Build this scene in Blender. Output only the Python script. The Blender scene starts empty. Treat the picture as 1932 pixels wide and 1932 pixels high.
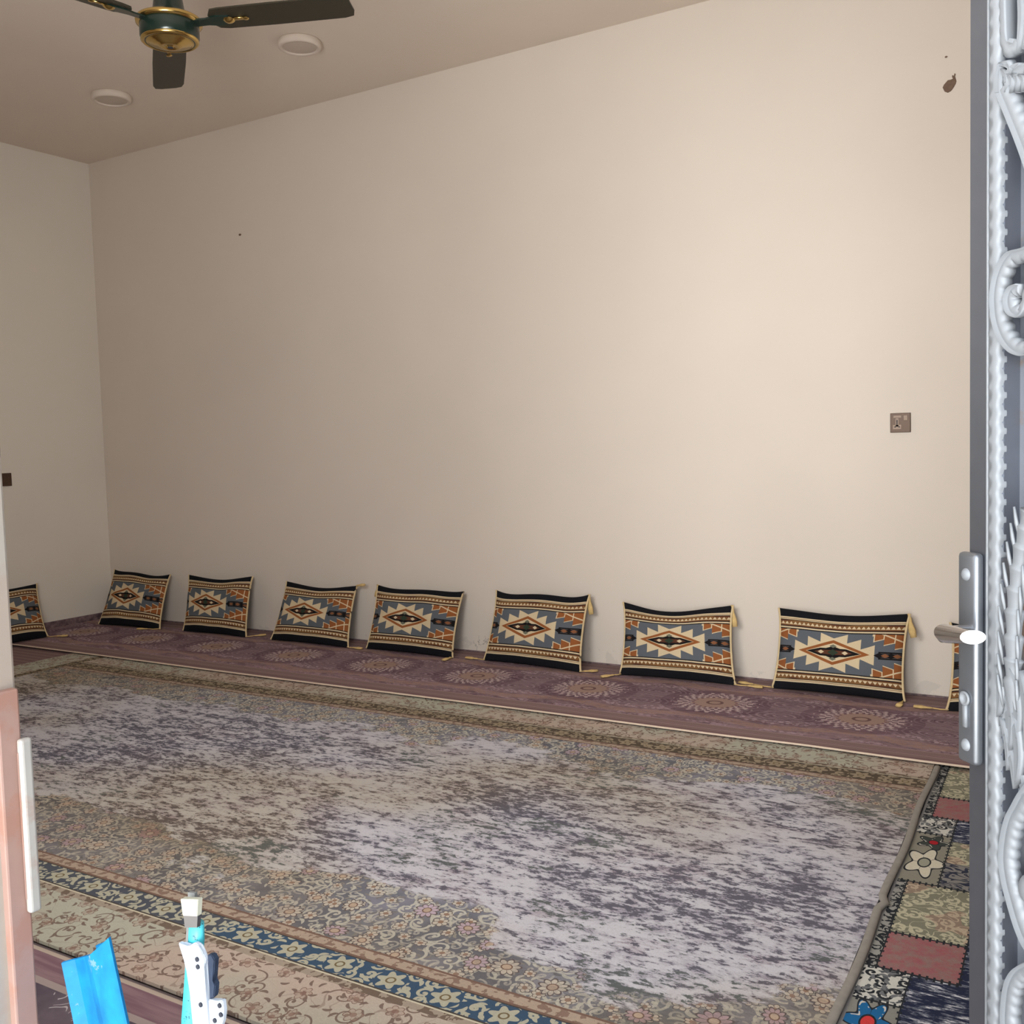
import bpy, bmesh, math, random
from mathutils import Vector, Matrix, noise as mnoise

# ------------------------------------------------------------------ camera, sky, light, exposure
SC = bpy.context.scene
COL = SC.collection
W, L, H = 4.67, 6.25, 3.197          # back wall distance, left wall distance, ceiling height
XR = 2.4                              # right wall
YF = 0.55                             # inner face of the entrance wall
CH = 1.17                             # camera height

def cam_axes(yaw, pitch, roll):
    F = Vector((-math.sin(yaw)*math.cos(pitch), math.cos(yaw)*math.cos(pitch), -math.sin(pitch)))
    R0 = Vector((math.cos(yaw), math.sin(yaw), 0)); U0 = R0.cross(F)
    R = R0*math.cos(roll) + U0*math.sin(roll); U = U0*math.cos(roll) - R0*math.sin(roll)
    return R, U, F
R_, U_, F_ = cam_axes(math.radians(31.608), math.radians(3.786), math.radians(-1.622))
cd = bpy.data.cameras.new('camera'); cam = bpy.data.objects.new('camera', cd); COL.objects.link(cam)
cd.sensor_fit = 'HORIZONTAL'; cd.sensor_width = 36.0; cd.lens = 36.0*1927.6/1932
cd.clip_start = 0.02
M = Matrix((R_, U_, -F_)).transposed().to_4x4(); M.translation = (0, 0, CH)
cam.matrix_world = M
SC.camera = cam

wd = bpy.data.worlds.new('sky'); SC.world = wd; wd.use_nodes = True
bg = wd.node_tree.nodes['Background']
bg.inputs[0].default_value = (0.88, 0.94, 1.0, 1)
bg.inputs[1].default_value = 1.7

# daylight coming in through the doorway (portal guiding the sky light)
def area(name, loc, target, sx, sy, power, color=(1, 1, 1), portal=False):
    ld = bpy.data.lights.new(name, 'AREA'); ld.shape = 'RECTANGLE'; ld.size = sx; ld.size_y = sy
    ld.energy = power; ld.color = color
    o = bpy.data.objects.new(name, ld); COL.objects.link(o)
    o.location = loc
    o.rotation_euler = (Vector(target)-Vector(loc)).to_track_quat('-Z', 'Y').to_euler()
    if portal: ld.cycles.is_portal = True
    return o
area('doorway_portal', (-0.195, 0.36, 1.2), (-0.195, 2, 1.2), 1.45, 2.4, 1, portal=True)
# added fill lamp in an unseen, made-up opening of the front wall
area('unseen_fill', (-1.62, .50, 1.75), (-2.3, 3.5, 2.8), 1.0, 1.35, 56, (1, .98, .96))
# added area lamp standing in for the bright yard outside the open door
area('yard_standin', (1.75, -8.0, 1.9), (1.75, .6, 1.6), 4.3, 3.6, 390, (1, 1, .99))
# added upward lamp by the doorstep, standing in for ground bounce on the ceiling
area('bounce_fill', (-.2, -1.7, -.03), (-.2, -1.2, 2), 3.0, 2.0, 185, (1, .97, .92))

SC.view_settings.view_transform = 'Standard'; SC.view_settings.look = 'None'
SC.view_settings.gamma = 1.0; SC.view_settings.use_curve_mapping = False
SC.view_settings.exposure = 0.9
SC.cycles.diffuse_bounces = 6; SC.cycles.max_bounces = 8
SC.cycles.use_adaptive_sampling = True; SC.cycles.adaptive_threshold = 0.03
SC.cycles.sample_clamp_indirect = 6.0
SC.cycles.use_denoising = True

# ------------------------------------------------------------------ node expression helper
def srgb(r, g, b):
    f = lambda c: (c/255/12.92) if c/255 <= .04045 else ((c/255+.055)/1.055)**2.4
    return (f(r), f(g), f(b), 1.0)

class NT:
    def __init__(s, name, rough=0.8, metallic=0.0, spec=0.3):
        s.m = bpy.data.materials.new(name); s.m.use_nodes = True
        s.t = s.m.node_tree; s.b = s.t.nodes['Principled BSDF']
        s.b.inputs['Roughness'].default_value = rough
        s.b.inputs['Metallic'].default_value = metallic
        s.b.inputs['Specular IOR Level'].default_value = spec
        s.tc = None
    def node(s, k): return s.t.nodes.new(k)
    def put(s, sock, v):
        if isinstance(v, E): s.t.links.new(v.s, sock)
        elif isinstance(v, (tuple, list)):
            sock.default_value = v if len(v) == len(sock.default_value) else tuple(v)[:len(sock.default_value)]
        else: sock.default_value = v
    def math(s, op, a, b=None, c=None, clamp=False):
        n = s.node('ShaderNodeMath'); n.operation = op; n.use_clamp = clamp
        s.put(n.inputs[0], a)
        if b is not None: s.put(n.inputs[1], b)
        if c is not None: s.put(n.inputs[2], c)
        return E(s, n.outputs[0])
    def coord(s, which='Object'):
        if s.tc is None: s.tc = s.node('ShaderNodeTexCoord')
        return E(s, s.tc.outputs[which])
    def sep(s, v):
        n = s.node('ShaderNodeSeparateXYZ'); s.put(n.inputs[0], v)
        return E(s, n.outputs[0]), E(s, n.outputs[1]), E(s, n.outputs[2])
    def comb(s, x, y, z=0.0):
        n = s.node('ShaderNodeCombineXYZ')
        for i, v in enumerate((x, y, z)): s.put(n.inputs[i], v)
        return E(s, n.outputs[0])
    def noise(s, v, scale=1.0, detail=2.0, rough=0.5, dist=0.0):
        n = s.node('ShaderNodeTexNoise'); s.put(n.inputs['Vector'], v)
        n.inputs['Scale'].default_value = scale; n.inputs['Detail'].default_value = detail
        n.inputs['Roughness'].default_value = rough; n.inputs['Distortion'].default_value = dist
        return E(s, n.outputs['Fac'])
    def voro(s, v, scale=1.0, out='Distance', rand=1.0):
        n = s.node('ShaderNodeTexVoronoi'); s.put(n.inputs['Vector'], v)
        n.inputs['Scale'].default_value = scale; n.inputs['Randomness'].default_value = rand
        return E(s, n.outputs[out])
    def cells(s, x, y, rand=1.0):
        """random cell centres: offsets from the nearest centre and two random numbers per cell"""
        n = s.node('ShaderNodeTexVoronoi'); n.voronoi_dimensions = '2D'
        s.put(n.inputs['Vector'], s.comb(x, y, 0)); n.inputs['Scale'].default_value = 1.0; n.inputs['Randomness'].default_value = rand
        px, py, _ = s.sep(E(s, n.outputs['Position'])); c = s.node('ShaderNodeSeparateColor'); s.t.links.new(n.outputs['Color'], c.inputs[0])
        return x - px, y - py, E(s, c.outputs[0]), E(s, c.outputs[1])
    def leaves(s, x, y, lx=.42, ly=.15, rand=1.0, keep=.0):
        dx, dy, r1, r2 = s.cells(x, y, rand); a = r1*6.283; c, q = a.cos(), a.sin()
        u = dx*c + dy*q; w = dy*c - dx*q + u*u*.9
        return ((u*u)/(lx*lx) + (w*w)/(ly*ly) < 1.0) & (r2 > keep)
    def curls(s, x, y, wd=.06, rand=1.0, turn=.11):
        dx, dy, r1, r2 = s.cells(x, y, rand); a = r1*6.283; c, q = a.cos(), a.sin()
        u = dx*c + dy*q; w = dy*c - dx*q; r = (u*u + w*w).sqrt(); th = w.atan2(u)
        k = (r - .10 - (th + 3.1416)*turn*.5)
        return (k.ab() < wd) | (((k + turn*3.1416)).ab() < wd*.8) | (r < .07)
    def blossom(s, x, y, r0=.34, amp=.07, pet=7.0, rand=.8, sep=.10):
        dx, dy, r1, r2 = s.cells(x, y, rand); r = (dx*dx + dy*dy).sqrt(); th = dy.atan2(dx) + r1*6.0
        lim = (r2*.3 + .8)*(r0 + (th*pet).cos().ab()*amp)
        return (r < lim), (r < lim) & ((r > lim - .035) | (((th*pet).cos().ab() < sep) & (r > .10))), r < .10, r.btw(.075, .10), r1
    def mix(s, f, a, b):
        n = s.node('ShaderNodeMix'); n.data_type = 'RGBA'
        s.put(n.inputs['Factor'], f)
        s.put([i for i in n.inputs if i.name == 'A' and i.type == 'RGBA'][0], a)
        s.put([i for i in n.inputs if i.name == 'B' and i.type == 'RGBA'][0], b)
        return E(s, [o for o in n.outputs if o.type == 'RGBA'][0])
    def stack(s, base, *layers):
        for f, c in layers: base = s.mix(f, base, c)
        return base
    def color(s, c): s.put(s.b.inputs['Base Color'], c)
    def bump(s, h, strength=0.3, dist=0.01):
        n = s.node('ShaderNodeBump'); n.inputs['Strength'].default_value = strength
        n.inputs['Distance'].default_value = dist
        s.put(n.inputs['Height'], h); s.t.links.new(n.outputs[0], s.b.inputs['Normal'])

class E:
    def __init__(s, n, sock): s.n, s.s = n, sock
    def _o(s, op, b): return s.n.math(op, s, b)
    def _r(s, op, b): return s.n.math(op, b, s)
    def __add__(s, b): return s._o('ADD', b)
    __radd__ = __add__
    def __sub__(s, b): return s._o('SUBTRACT', b)
    def __rsub__(s, b): return s._r('SUBTRACT', b)
    def __mul__(s, b): return s._o('MULTIPLY', b)
    __rmul__ = __mul__
    def __truediv__(s, b): return s._o('DIVIDE', b)
    def __lt__(s, b): return s._o('LESS_THAN', b)
    def __gt__(s, b): return s._o('GREATER_THAN', b)
    def __and__(s, b): return s._o('MULTIPLY', b)
    def __or__(s, b): return s._o('MAXIMUM', b)
    def inv(s): return s.n.math('SUBTRACT', 1.0, s)
    def ab(s): return s.n.math('ABSOLUTE', s)
    def frac(s): return s.n.math('FRACT', s)
    def floor(s): return s.n.math('FLOOR', s)
    def cos(s): return s.n.math('COSINE', s)
    def sin(s): return s.n.math('SINE', s)
    def sqrt(s): return s.n.math('SQRT', s)
    def mn(s, b): return s._o('MINIMUM', b)
    def mx(s, b): return s._o('MAXIMUM', b)
    def atan2(s, b): return s._o('ARCTAN2', b)
    def btw(s, a, b): return (s > a) & (s < b)
    def ramp(s, a, b): return s.n.math('DIVIDE', s - a, b - a, clamp=True)

def line(x, c, w): return (x - c).ab() < w
def contour(n, c, w): return (n - c).ab() < w

# ------------------------------------------------------------------ materials
def flat(name, c, rough=0.6, metallic=0.0, var=0.06, scale=8.0, spec=0.3):
    t = NT(name, rough, metallic, spec); v = t.coord()
    n = t.noise(v, scale, 4, 0.6)
    lo = tuple(x*(1-var*2) for x in c[:3])+(1,); hi = tuple(min(1, x*(1+var*2)) for x in c[:3])+(1,)
    t.color(t.mix(n, lo, hi)); return t.m

def plaster(name, c, base=False):
    t = NT(name, 0.9, 0, 0.15); v = t.coord(); x, y, z = t.sep(v)
    n = t.noise(v, 0.8, 3, 0.55); n2 = t.noise(v, 6, 5, 0.6)
    col = t.mix(n.ramp(.35, .65), tuple(a*.975 for a in c[:3])+(1,), tuple(min(1, a*1.025) for a in c[:3])+(1,))
    if base:   # flaking paint just above the floor
        zz = z
        fl = (t.noise(v, 9, 5, .65) > .57) & (zz < (t.noise(v, 3, 2)*.18 - .0))
        col = t.mix(fl*0.22, col, srgb(168, 164, 158))
        cr = contour(t.noise(v, 12, 4, .6), .5, .012) & (zz < .12) & x.btw(-3.15, -2.9)
        col = t.mix(cr*0.6, col, srgb(120, 112, 108))
    t.color(col); t.bump(n2, 0.12, 0.01); return t.m

WALLC = srgb(214, 205, 194)
m_wall = plaster('cream_wall_paint', WALLC, True)
m_wall_l = plaster('grey_cream_wall_paint', srgb(224, 218, 207))
m_ceil = plaster('ceiling_paint', srgb(222, 210, 197))

def m_base():
    t = NT('purple_brown_tile', 0.45); v = t.coord(); n = t.noise(v, 30, 5, .6)
    t.color(t.mix(n.ramp(.35, .65), srgb(88, 72, 76), srgb(140, 118, 120))); return t.m
m_baseboard = m_base()
m_blocker = flat('blocker_pane_white', srgb(225, 222, 215), .8)  # for the opaque pane closing the made-up opening
m_floor = flat('floor_tile', srgb(110, 98, 98), .5)
def m_yard():
    t = NT('yard_concrete', .9); v = t.coord(); n = t.noise(v, 3, 6, .6)
    t.color(t.mix(n, srgb(175, 172, 165), srgb(205, 202, 196))); return t.m
m_ground = m_yard()

def m_carpet_main():
    t = NT('distressed_carpet', .95, 0, .1); v = t.coord(); x, y, z = t.sep(v)
    yy = y - 2.595
    # --- faded field : streaks along the carpet's length
    st = t.noise(t.comb(x*30., y*62., 0), 1, 7, .72, .2)
    st2 = t.noise(t.comb(x*9+7, y*20., 3), 1, 6, .7, .4)
    big = t.noise(t.comb(x*1.1+3, y*2.3, 5), 1, 4, .55)
    bias = (big - .5)*.42 + (st2 - .5)*.55
    dark = (st + bias).ramp(.508, .560)
    mid = (st2*.7 + st*.3 + (big - .5)*.3).ramp(.44, .56)
    hue = t.noise(t.comb(x*.7+9, y*1.1+2, 8), 1, 2, .5)
    hr = hue.ramp(.40, .56)
    light = t.mix(hr, srgb(180, 175, 168), srgb(192, 192, 200))
    grey = t.mix(hr, srgb(152, 140, 132), srgb(156, 152, 164))
    grey = t.mix((t.noise(t.comb(x*2.2+2, y*4, 1), 1, 3) > .57)*.5, grey, srgb(150, 134, 142))
    dk = t.mix(hr, srgb(88, 80, 76), srgb(84, 84, 96))
    grn = t.noise(t.comb(x*1.5+20, y*2.6, 4), 1, 3, .6) > .58
    dk = t.mix(grn*.7, dk, srgb(80, 92, 86))
    field = t.mix(dark*.92, t.mix(mid, light, grey), dk)
    # --- floral corners : curling vines, blossoms and leaves
    d = yy.ab()                                        # distance from the long axis
    fm = ((t.noise(t.comb(x*1.5+4, y*1.6, 2), 1, 2, .5) - .5)*1.9 + (st2 - .5)*.5 + (d - .60)*2.3 - .02).ramp(0, .05)
    fm = fm | (d > .80)
    gn = t.noise(t.comb(x*3, y*3, 7), 1, 3, .6).ramp(.42, .58)
    gcol = t.mix(gn, t.mix(hr, srgb(92, 86, 76), srgb(100, 102, 112)), t.mix(hr, srgb(116, 108, 94), srgb(132, 132, 144)))
    lcol = t.mix(hr, srgb(158, 148, 128), srgb(184, 182, 172))
    bcol = t.mix(hr, srgb(164, 146, 126), srgb(190, 184, 172))
    wx = x + t.noise(v, 5, 1)*.05; wy = y + t.noise(t.comb(y, x, 3), 5, 1)*.05
    cu = t.curls(wx*14, wy*14, .050)
    cu2 = t.curls(wx*22+3, wy*22+7, .065)
    lv1 = t.leaves(wx*25+1, wy*25, .40, .12); lv2 = t.leaves(wx*36+5, wy*36+2, .42, .15, 1.0, .25)
    b1, e1, c1, k1, r1 = t.blossom(wx*7.6+2, wy*7.6+.4, .19, .08, 5.0, .9, .16)
    b2, e2, c2, k2, r2 = t.blossom(wx*15+5, wy*15+3, .22, .09, 3.0, 1.0, .2)
    bc1 = t.mix(r1 > .5, bcol, t.mix(hr, srgb(150, 120, 108), srgb(180, 164, 176)))
    edge = srgb(92, 82, 78)
    flo = t.stack(gcol, (lv2*.75, t.mix(gn, srgb(150, 144, 130), srgb(96, 92, 92))), (cu2*.6, lcol), (lv1*.9, lcol), (cu, lcol),
                  (b2, bcol), (e2, edge), (c2, srgb(138, 112, 96)),
                  (b1, bc1), (e1, edge), (c1, srgb(176, 156, 136)), (k1, srgb(112, 88, 76)))
    field = t.mix(fm*(1-(dark*.25)), field, flo)
    # --- inner thin band
    tb = d.btw(.83, .872); tn = t.noise(t.comb(x*45, y*45, 2), 1, 2)
    thin = t.mix(tn > .54, srgb(166, 150, 134), srgb(130, 108, 96))
    thin = t.mix(line(d, .833, .004) | line(d, .870, .004), thin, srgb(116, 92, 80))
    col = t.mix(d > .83, field, thin)
    # --- guard band of blossoms on a dark ground
    u = (x/.145).frac() - .5; w = (d - .915)/.145
    rr = (u*u + w*w).sqrt(); th2 = w.atan2(u); p2 = .20 + (th2*6.0).cos()*.05
    fl2 = rr < p2; fc = rr < .08; fcr = rr.btw(.055, .085)
    u2 = ((x/.145) + .5).frac() - .5
    curl = (t.curls(x*24, d*24+.2, .10, .6) | t.leaves(x*30, d*30, .42, .16)) & ((u*u + w*w) > .075)
    gnd = t.mix((y < 2.6) & (t.noise(t.comb(x*1.4+.3, 0, 0), 1, 1).ramp(.2, .3)), srgb(86, 76, 64), srgb(56, 80, 104))
    gnd = t.mix((y < 2.6) & (x < -1.9), gnd, srgb(74, 80, 90))
    fcol = t.mix(y < 2.6, srgb(150, 137, 116), srgb(170, 168, 150))
    g = t.stack(gnd, (curl, fcol), (fl2, fcol), (fcr, srgb(110, 96, 70)))
    g = t.mix(line(d, .874, .003) | line(d, .957, .0035), g, srgb(70, 64, 60))
    col = t.mix(d > .873, col, g)
    # --- outer guard line and pale border with vines
    ob = t.noise(t.comb(x*11, y*11, 4), 1, 1.2, .4, .5)
    wx3 = x + t.noise(v, 4, 1)*.06; wy3 = y + t.noise(t.comb(y, x, 3), 4, 1)*.06
    vn3 = contour(ob, .5, .007)
    lf = t.leaves(wx3*30, wy3*32, .36, .13, 1.0, .25) | (t.curls(wx3*13+4, wy3*13+2, .030)*(t.noise(v, 3, 1) > .45))
    ob1, oe1, oc1, ok1, or1 = t.blossom(wx3*13+1, wy3*13+.5, .20, .09, 3.0, 1.0)
    og = t.mix(t.noise(t.comb(x*2, y*2, 9), 1, 2).ramp(.4, .6), srgb(182, 166, 154), srgb(172, 172, 158))
    outer = t.stack(og, (vn3*.5, srgb(130, 110, 100)), (lf*.85, srgb(106, 86, 78)), (ob1*.35, srgb(160, 138, 122)), (oe1*.8, srgb(116, 90, 82)), (oc1*.7, srgb(128, 98, 88)))
    col = t.mix(d > .96, col, outer)
    lg = d.btw(.962, .985); lgn = t.noise(t.comb(x*40, y*30, 5), 1, 2) > .5
    col = t.mix(lg, col, t.mix(lgn, srgb(158, 146, 132), srgb(110, 96, 84)))
    col = t.mix(line(d, .961, .0025), col, srgb(196, 190, 168))
    # left short border
    col = t.mix(x < -5.12, col, outer)
    col = t.mix(x.btw(-5.12, -5.06), col, g)
    fib = t.noise(v, 260, 2, .6)
    t.color(t.mix(fib.ramp(.3, .7)*.16, col, srgb(90, 84, 84)))
    t.bump(fib, .25, .004); return t.m

def m_runner(phase=0.2, center=4.17, ymul=1.0):
    t = NT('purple_runner', .95, 0, .1); v = t.coord(); x, y, z = t.sep(v)
    u = ((x + phase)/.617).frac() - .5; ux = u*.617; w = (y - center)
    r = (ux*ux*.80 + w*w).sqrt(); th = w.atan2(ux)
    n = t.noise(t.comb(x*3, y*9, 0), 1, 4, .6, .6)
    n2 = t.noise(t.comb(x*14, y*40, 2), 1, 4, .65)
    base = t.mix(n.ramp(.38, .62), srgb(116, 92, 100), srgb(146, 122, 128))
    base = t.mix((n2.ramp(.5, .6))*.55, base, srgb(86, 70, 82))
    sw = contour(t.noise(t.comb(x*8, y*16, 6), 1, 1.5, .4, 1.2), .5, .02) | contour(t.noise(t.comb(x*8, y*16, 6), 1, 1.5, .4, 1.2), .58, .015)
    base = t.mix(sw*.5, base, srgb(150, 130, 140))
    u2 = ((x + phase)/.617 + .5).frac() - .5; ex_ = u2*.617; dd = t.noise(t.comb(x*5, y*9, 4), 1, 2)*.06
    for cyo in (.09, -.09):
        r2 = ((ex_*ex_*.55) + (w - cyo)*(w - cyo)*1.6).sqrt() + dd
        base = t.mix((r2 < .15)*.35, base, srgb(84, 64, 76)); base = t.mix(((r2*260.).sin() > .55) & (r2 < .155), base, srgb(146, 126, 134))
    fine = t.noise(t.comb(x*26, y*90, 9), 1, 4, .7); base = t.mix(fine.ramp(.54, .60)*.45, base, srgb(164, 144, 150))
    wav = ((x + phase)*(2*math.pi/.617)).cos() + (t.noise(t.comb(x*9, y*9, 1), 1, 2) - .5)*1.6
    bd = (w.ab() - (.245 + wav*.030))
    base = t.mix((bd.btw(-.035, .030))*(fine.ramp(.62, .42)*.75), base, srgb(166, 138, 122))
    lace = bd.btw(-.11, -.055) & (t.voro(t.comb(x*50, y*60, 0), 1) < .42) & (wav > -.4)
    base = t.mix(lace*.8, base, srgb(176, 156, 164))
    # medallion rosettes
    p = .118 + (th*16.0).cos()*.012; q = .156 + (th*22.0).cos()*.018
    pet = (r*150.0).sin() * (th*24.0).cos() + (t.noise(t.comb(x*60, y*60, 0), 1, 1) - .5)*.8
    ros = r < q
    base = t.mix((r < .215)*.45, base, srgb(92, 66, 82))
    base = t.mix(ros & (pet > .0), base, srgb(184, 166, 166))
    base = t.mix(r < .088 + (th*14.0).cos()*.008, base, srgb(160, 136, 126))
    base = t.mix(r.btw(.078, .088) & ((th*22.).cos() > .1), base, srgb(120, 92, 100))
    base = t.mix(r.btw(.022, .034), base, srgb(112, 86, 84))
    # edge stripes
    d = w.ab()
    stc = t.mix((d*120.).sin() > .2, srgb(134, 112, 110), srgb(122, 98, 100))
    base = t.mix(d > .335, base, stc)
    base = t.mix(line(d, .335, .003) | line(d, .39, .0025) | line(d, .375, .0018), base, srgb(164, 142, 142))
    lc2 = d.btw(.295, .325) & (t.voro(t.comb(x*42, y*70, 3), 1) < .45) & (((x+phase)*(math.pi*4/.617)).sin() > -.2)
    base = t.mix(lc2*.75, base, srgb(172, 150, 158))
    fib = t.noise(v, 260, 2, .6)
    t.color(t.mix(fib.ramp(.3, .7)*.14, base, srgb(70, 56, 64)))
    t.bump(fib, .25, .004); return t.m

def m_runner_script():
    t = NT('dark_purple_carpet', .95, 0, .1); v = t.coord(); x, y, z = t.sep(v)
    n = t.noise(v, 6, 4, .6)
    base = t.mix(n.ramp(.4, .6), srgb(84, 76, 88), srgb(110, 100, 110))
    sn = t.noise(t.comb(x*13, y*13, 0), 1, 1.5, .4, 1.2)
    sc = contour(sn, .5, .014) & (t.noise(v, 5, 2) > .50)
    base = t.mix(sc, base, srgb(184, 178, 184))
    d = 1.41 - y
    stc = t.mix(t.noise(t.comb(x*4, y*60, 1), 1, 3).ramp(.4, .6), srgb(120, 94, 104), srgb(140, 116, 122))
    base = t.mix(d < .085, base, stc)
    base = t.mix(d.btw(.085, .105), base, srgb(158, 146, 144))
    base = t.mix(d < .012, base, srgb(176, 162, 150))
    t.color(base); return t.m

def m_patchwork():
    t = NT('patchwork_carpet', .95, 0, .1); v = t.coord(); x0, y, z = t.sep(v)
    x = x0 + (y - 3.7)*.048
    x = x + (t.noise(v, 9, 2) - .5)*.006
    # past the third column the same patches repeat
    X = ((x + .574)/.405).frac()*.405 - .574
    xs = X
    R = lambda a, b, c, d_: xs.btw(a, b) & y.btw(c, d_)
    blk = srgb(34, 38, 44); wht = srgb(196, 194, 184)
    a = t.noise(t.comb(x*24, y*24, 0), 1, 1.2, .4, .9); b = t.noise(t.comb(x*40, y*40, 4), 1, 2, .5, .6)
    scroll = t.curls(x*26, y*26, .11, .9, .13) | contour(a, .5, .02)
    p_scroll = t.mix(scroll, srgb(124, 124, 108), srgb(182, 178, 154))
    p_scroll = t.mix((t.noise(v, 7, 2) > .56)*.3, p_scroll, srgb(170, 120, 110))
    rn = t.noise(v, 40, 4, .7)
    p_red = t.mix(rn.ramp(.35, .65), srgb(150, 88, 94), srgb(138, 114, 110))
    bw = contour(b, .5, .06)
    p_bw = t.stack(srgb(196, 196, 190), (b > .54, srgb(84, 88, 92)), (t.curls(x*28+3, y*28, .10), blk), (t.leaves(x*34, y*34, .4, .16), srgb(110, 112, 116)))
    p_fl = t.mix(contour(t.noise(t.comb(x*16, y*16, 8), 1, 1, .3, .6), .5, .02), srgb(132, 130, 118), blk)
    ns = t.noise(t.comb(x*60, y*16, 3), 1, 4, .7)
    ns = t.noise(t.comb(x*20, y*75, 3), 1, 4, .7)
    p_navy = t.stack(srgb(34, 40, 66), (ns.ramp(.5, .54), srgb(104, 110, 124)), (ns.ramp(.58, .6), srgb(200, 202, 208)))
    zb = t.noise(t.comb(x*18, y*26, 6), 1, 1.5, .5, 1.0)
    p_zeb = t.mix((zb*40.).sin() > .2, srgb(128, 126, 124), srgb(44, 50, 68))
    p_bord = t.mix(bw, srgb(148, 148, 144), blk)
    col = p_scroll
    col = t.stack(col,
        (R(-.55, -.382, 3.24, 3.43), p_red),
        (R(-.574, -.477, 3.095, 3.24), p_bw), (R(-.477, -.169, 3.06, 3.24), p_navy),
        (R(-.574, -.477, 2.735, 3.095), srgb(136, 134, 122)), (R(-.477, -.169, 2.90, 3.06), p_scroll),
        (R(-.477, -.169, 2.735, 2.90), p_zeb),
        (R(-.55, -.382, 2.43, 2.735), p_scroll),
        (R(-.55, -.382, 2.25, 2.43), p_red), (R(-.382, -.169, 2.25, 2.735), p_navy),
        (R(-.574, -.477, 2.105, 2.25), p_bw), (R(-.477, -.169, 1.78, 2.25), p_navy),
        (R(-.574, -.477, 1.78, 2.105), srgb(132, 132, 126)),
        (R(-.574, -.477, 1.5, 1.78), p_red), (R(-.477, -.169, 1.0, 1.78), p_zeb), (R(-.574, -.477, 1.0, 1.5), p_bw),
        (R(-.574, -.55, 3.24, 3.8), p_bord), (R(-.574, -.55, 2.25, 2.735), p_bord))
    # big blossoms : x, y, radius x, radius y, petals, colours
    for (fx, fy, rx, ry, k, c1, c2) in ((-.527, 2.875, .056, .115, 5, srgb(204, 198, 180), srgb(150, 150, 136)),
                                        (-.520, 3.03, .050, .06, 5, srgb(60, 66, 64), srgb(160, 30, 40)),
                                        (-.530, 2.02, .054, .10, 6, srgb(26, 98, 150), srgb(200, 60, 60)),
                                        (-.525, 1.86, .045, .07, 6, srgb(26, 98, 150), srgb(205, 205, 200))):
        dx = (xs - fx)/rx; dy = (y - fy)/ry; rr = (dx*dx + dy*dy).sqrt(); th = dy.atan2(dx)
        lim = .78 + (th*float(k)).cos()*.2
        col = t.stack(col, (rr < lim, c1), ((rr < lim) & (rr > lim - .09), blk), ((th*float(k)).cos() < -.93, c1) if False else (rr < .26, c2),
                      (rr.btw(.24, .31), blk), ((rr < lim) & ((th*float(k)*.5).cos().ab() < .06) & (rr > .3), blk))
        col = t.mix((rr < lim - .12) & (rr > lim - .2) & (t.noise(v, 50, 1) > .5), col, wht)
    # stitched seams
    def seam_h(yv, a0, a1): return line(y, yv, .003) & xs.btw(a0, a1) | (line(y, yv, .010) & xs.btw(a0, a1) & ((x*420.).sin() > .5))
    def seam_v(xv, b0, b1): return line(xs, xv, .0015) & y.btw(b0, b1) | (line(xs, xv, .005) & y.btw(b0, b1) & ((y*260.).sin() > .5))
    sm = None
    for q in (seam_h(3.43, -.574, -.382), seam_h(3.24, -.574, -.382), seam_h(3.095, -.574, -.477), seam_h(2.735, -.574, -.169),
              seam_h(2.43, -.55, -.382), seam_h(2.25, -.574, -.382), seam_h(2.105, -.574, -.477), seam_h(1.78, -.574, -.169),
              seam_v(-.55, 2.25, 2.735), seam_v(-.55, 3.24, 3.8), seam_v(-.477, 2.735, 3.24), seam_v(-.477, 1.0, 2.25), seam_v(-.382, 2.25, 2.735)):
        sm = q if sm is None else (sm | q)
    col = t.mix(sm, col, blk)
    col = t.mix(x < -.574, col, srgb(126, 126, 128))
    col = t.mix(x.btw(-.590, -.581), col, srgb(38, 42, 54))
    fib = t.noise(v, 260, 2, .6)
    t.color(t.mix(fib.ramp(.3, .7)*.15, col, srgb(80, 78, 78)))
    t.bump(fib, .25, .004); return t.m

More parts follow.
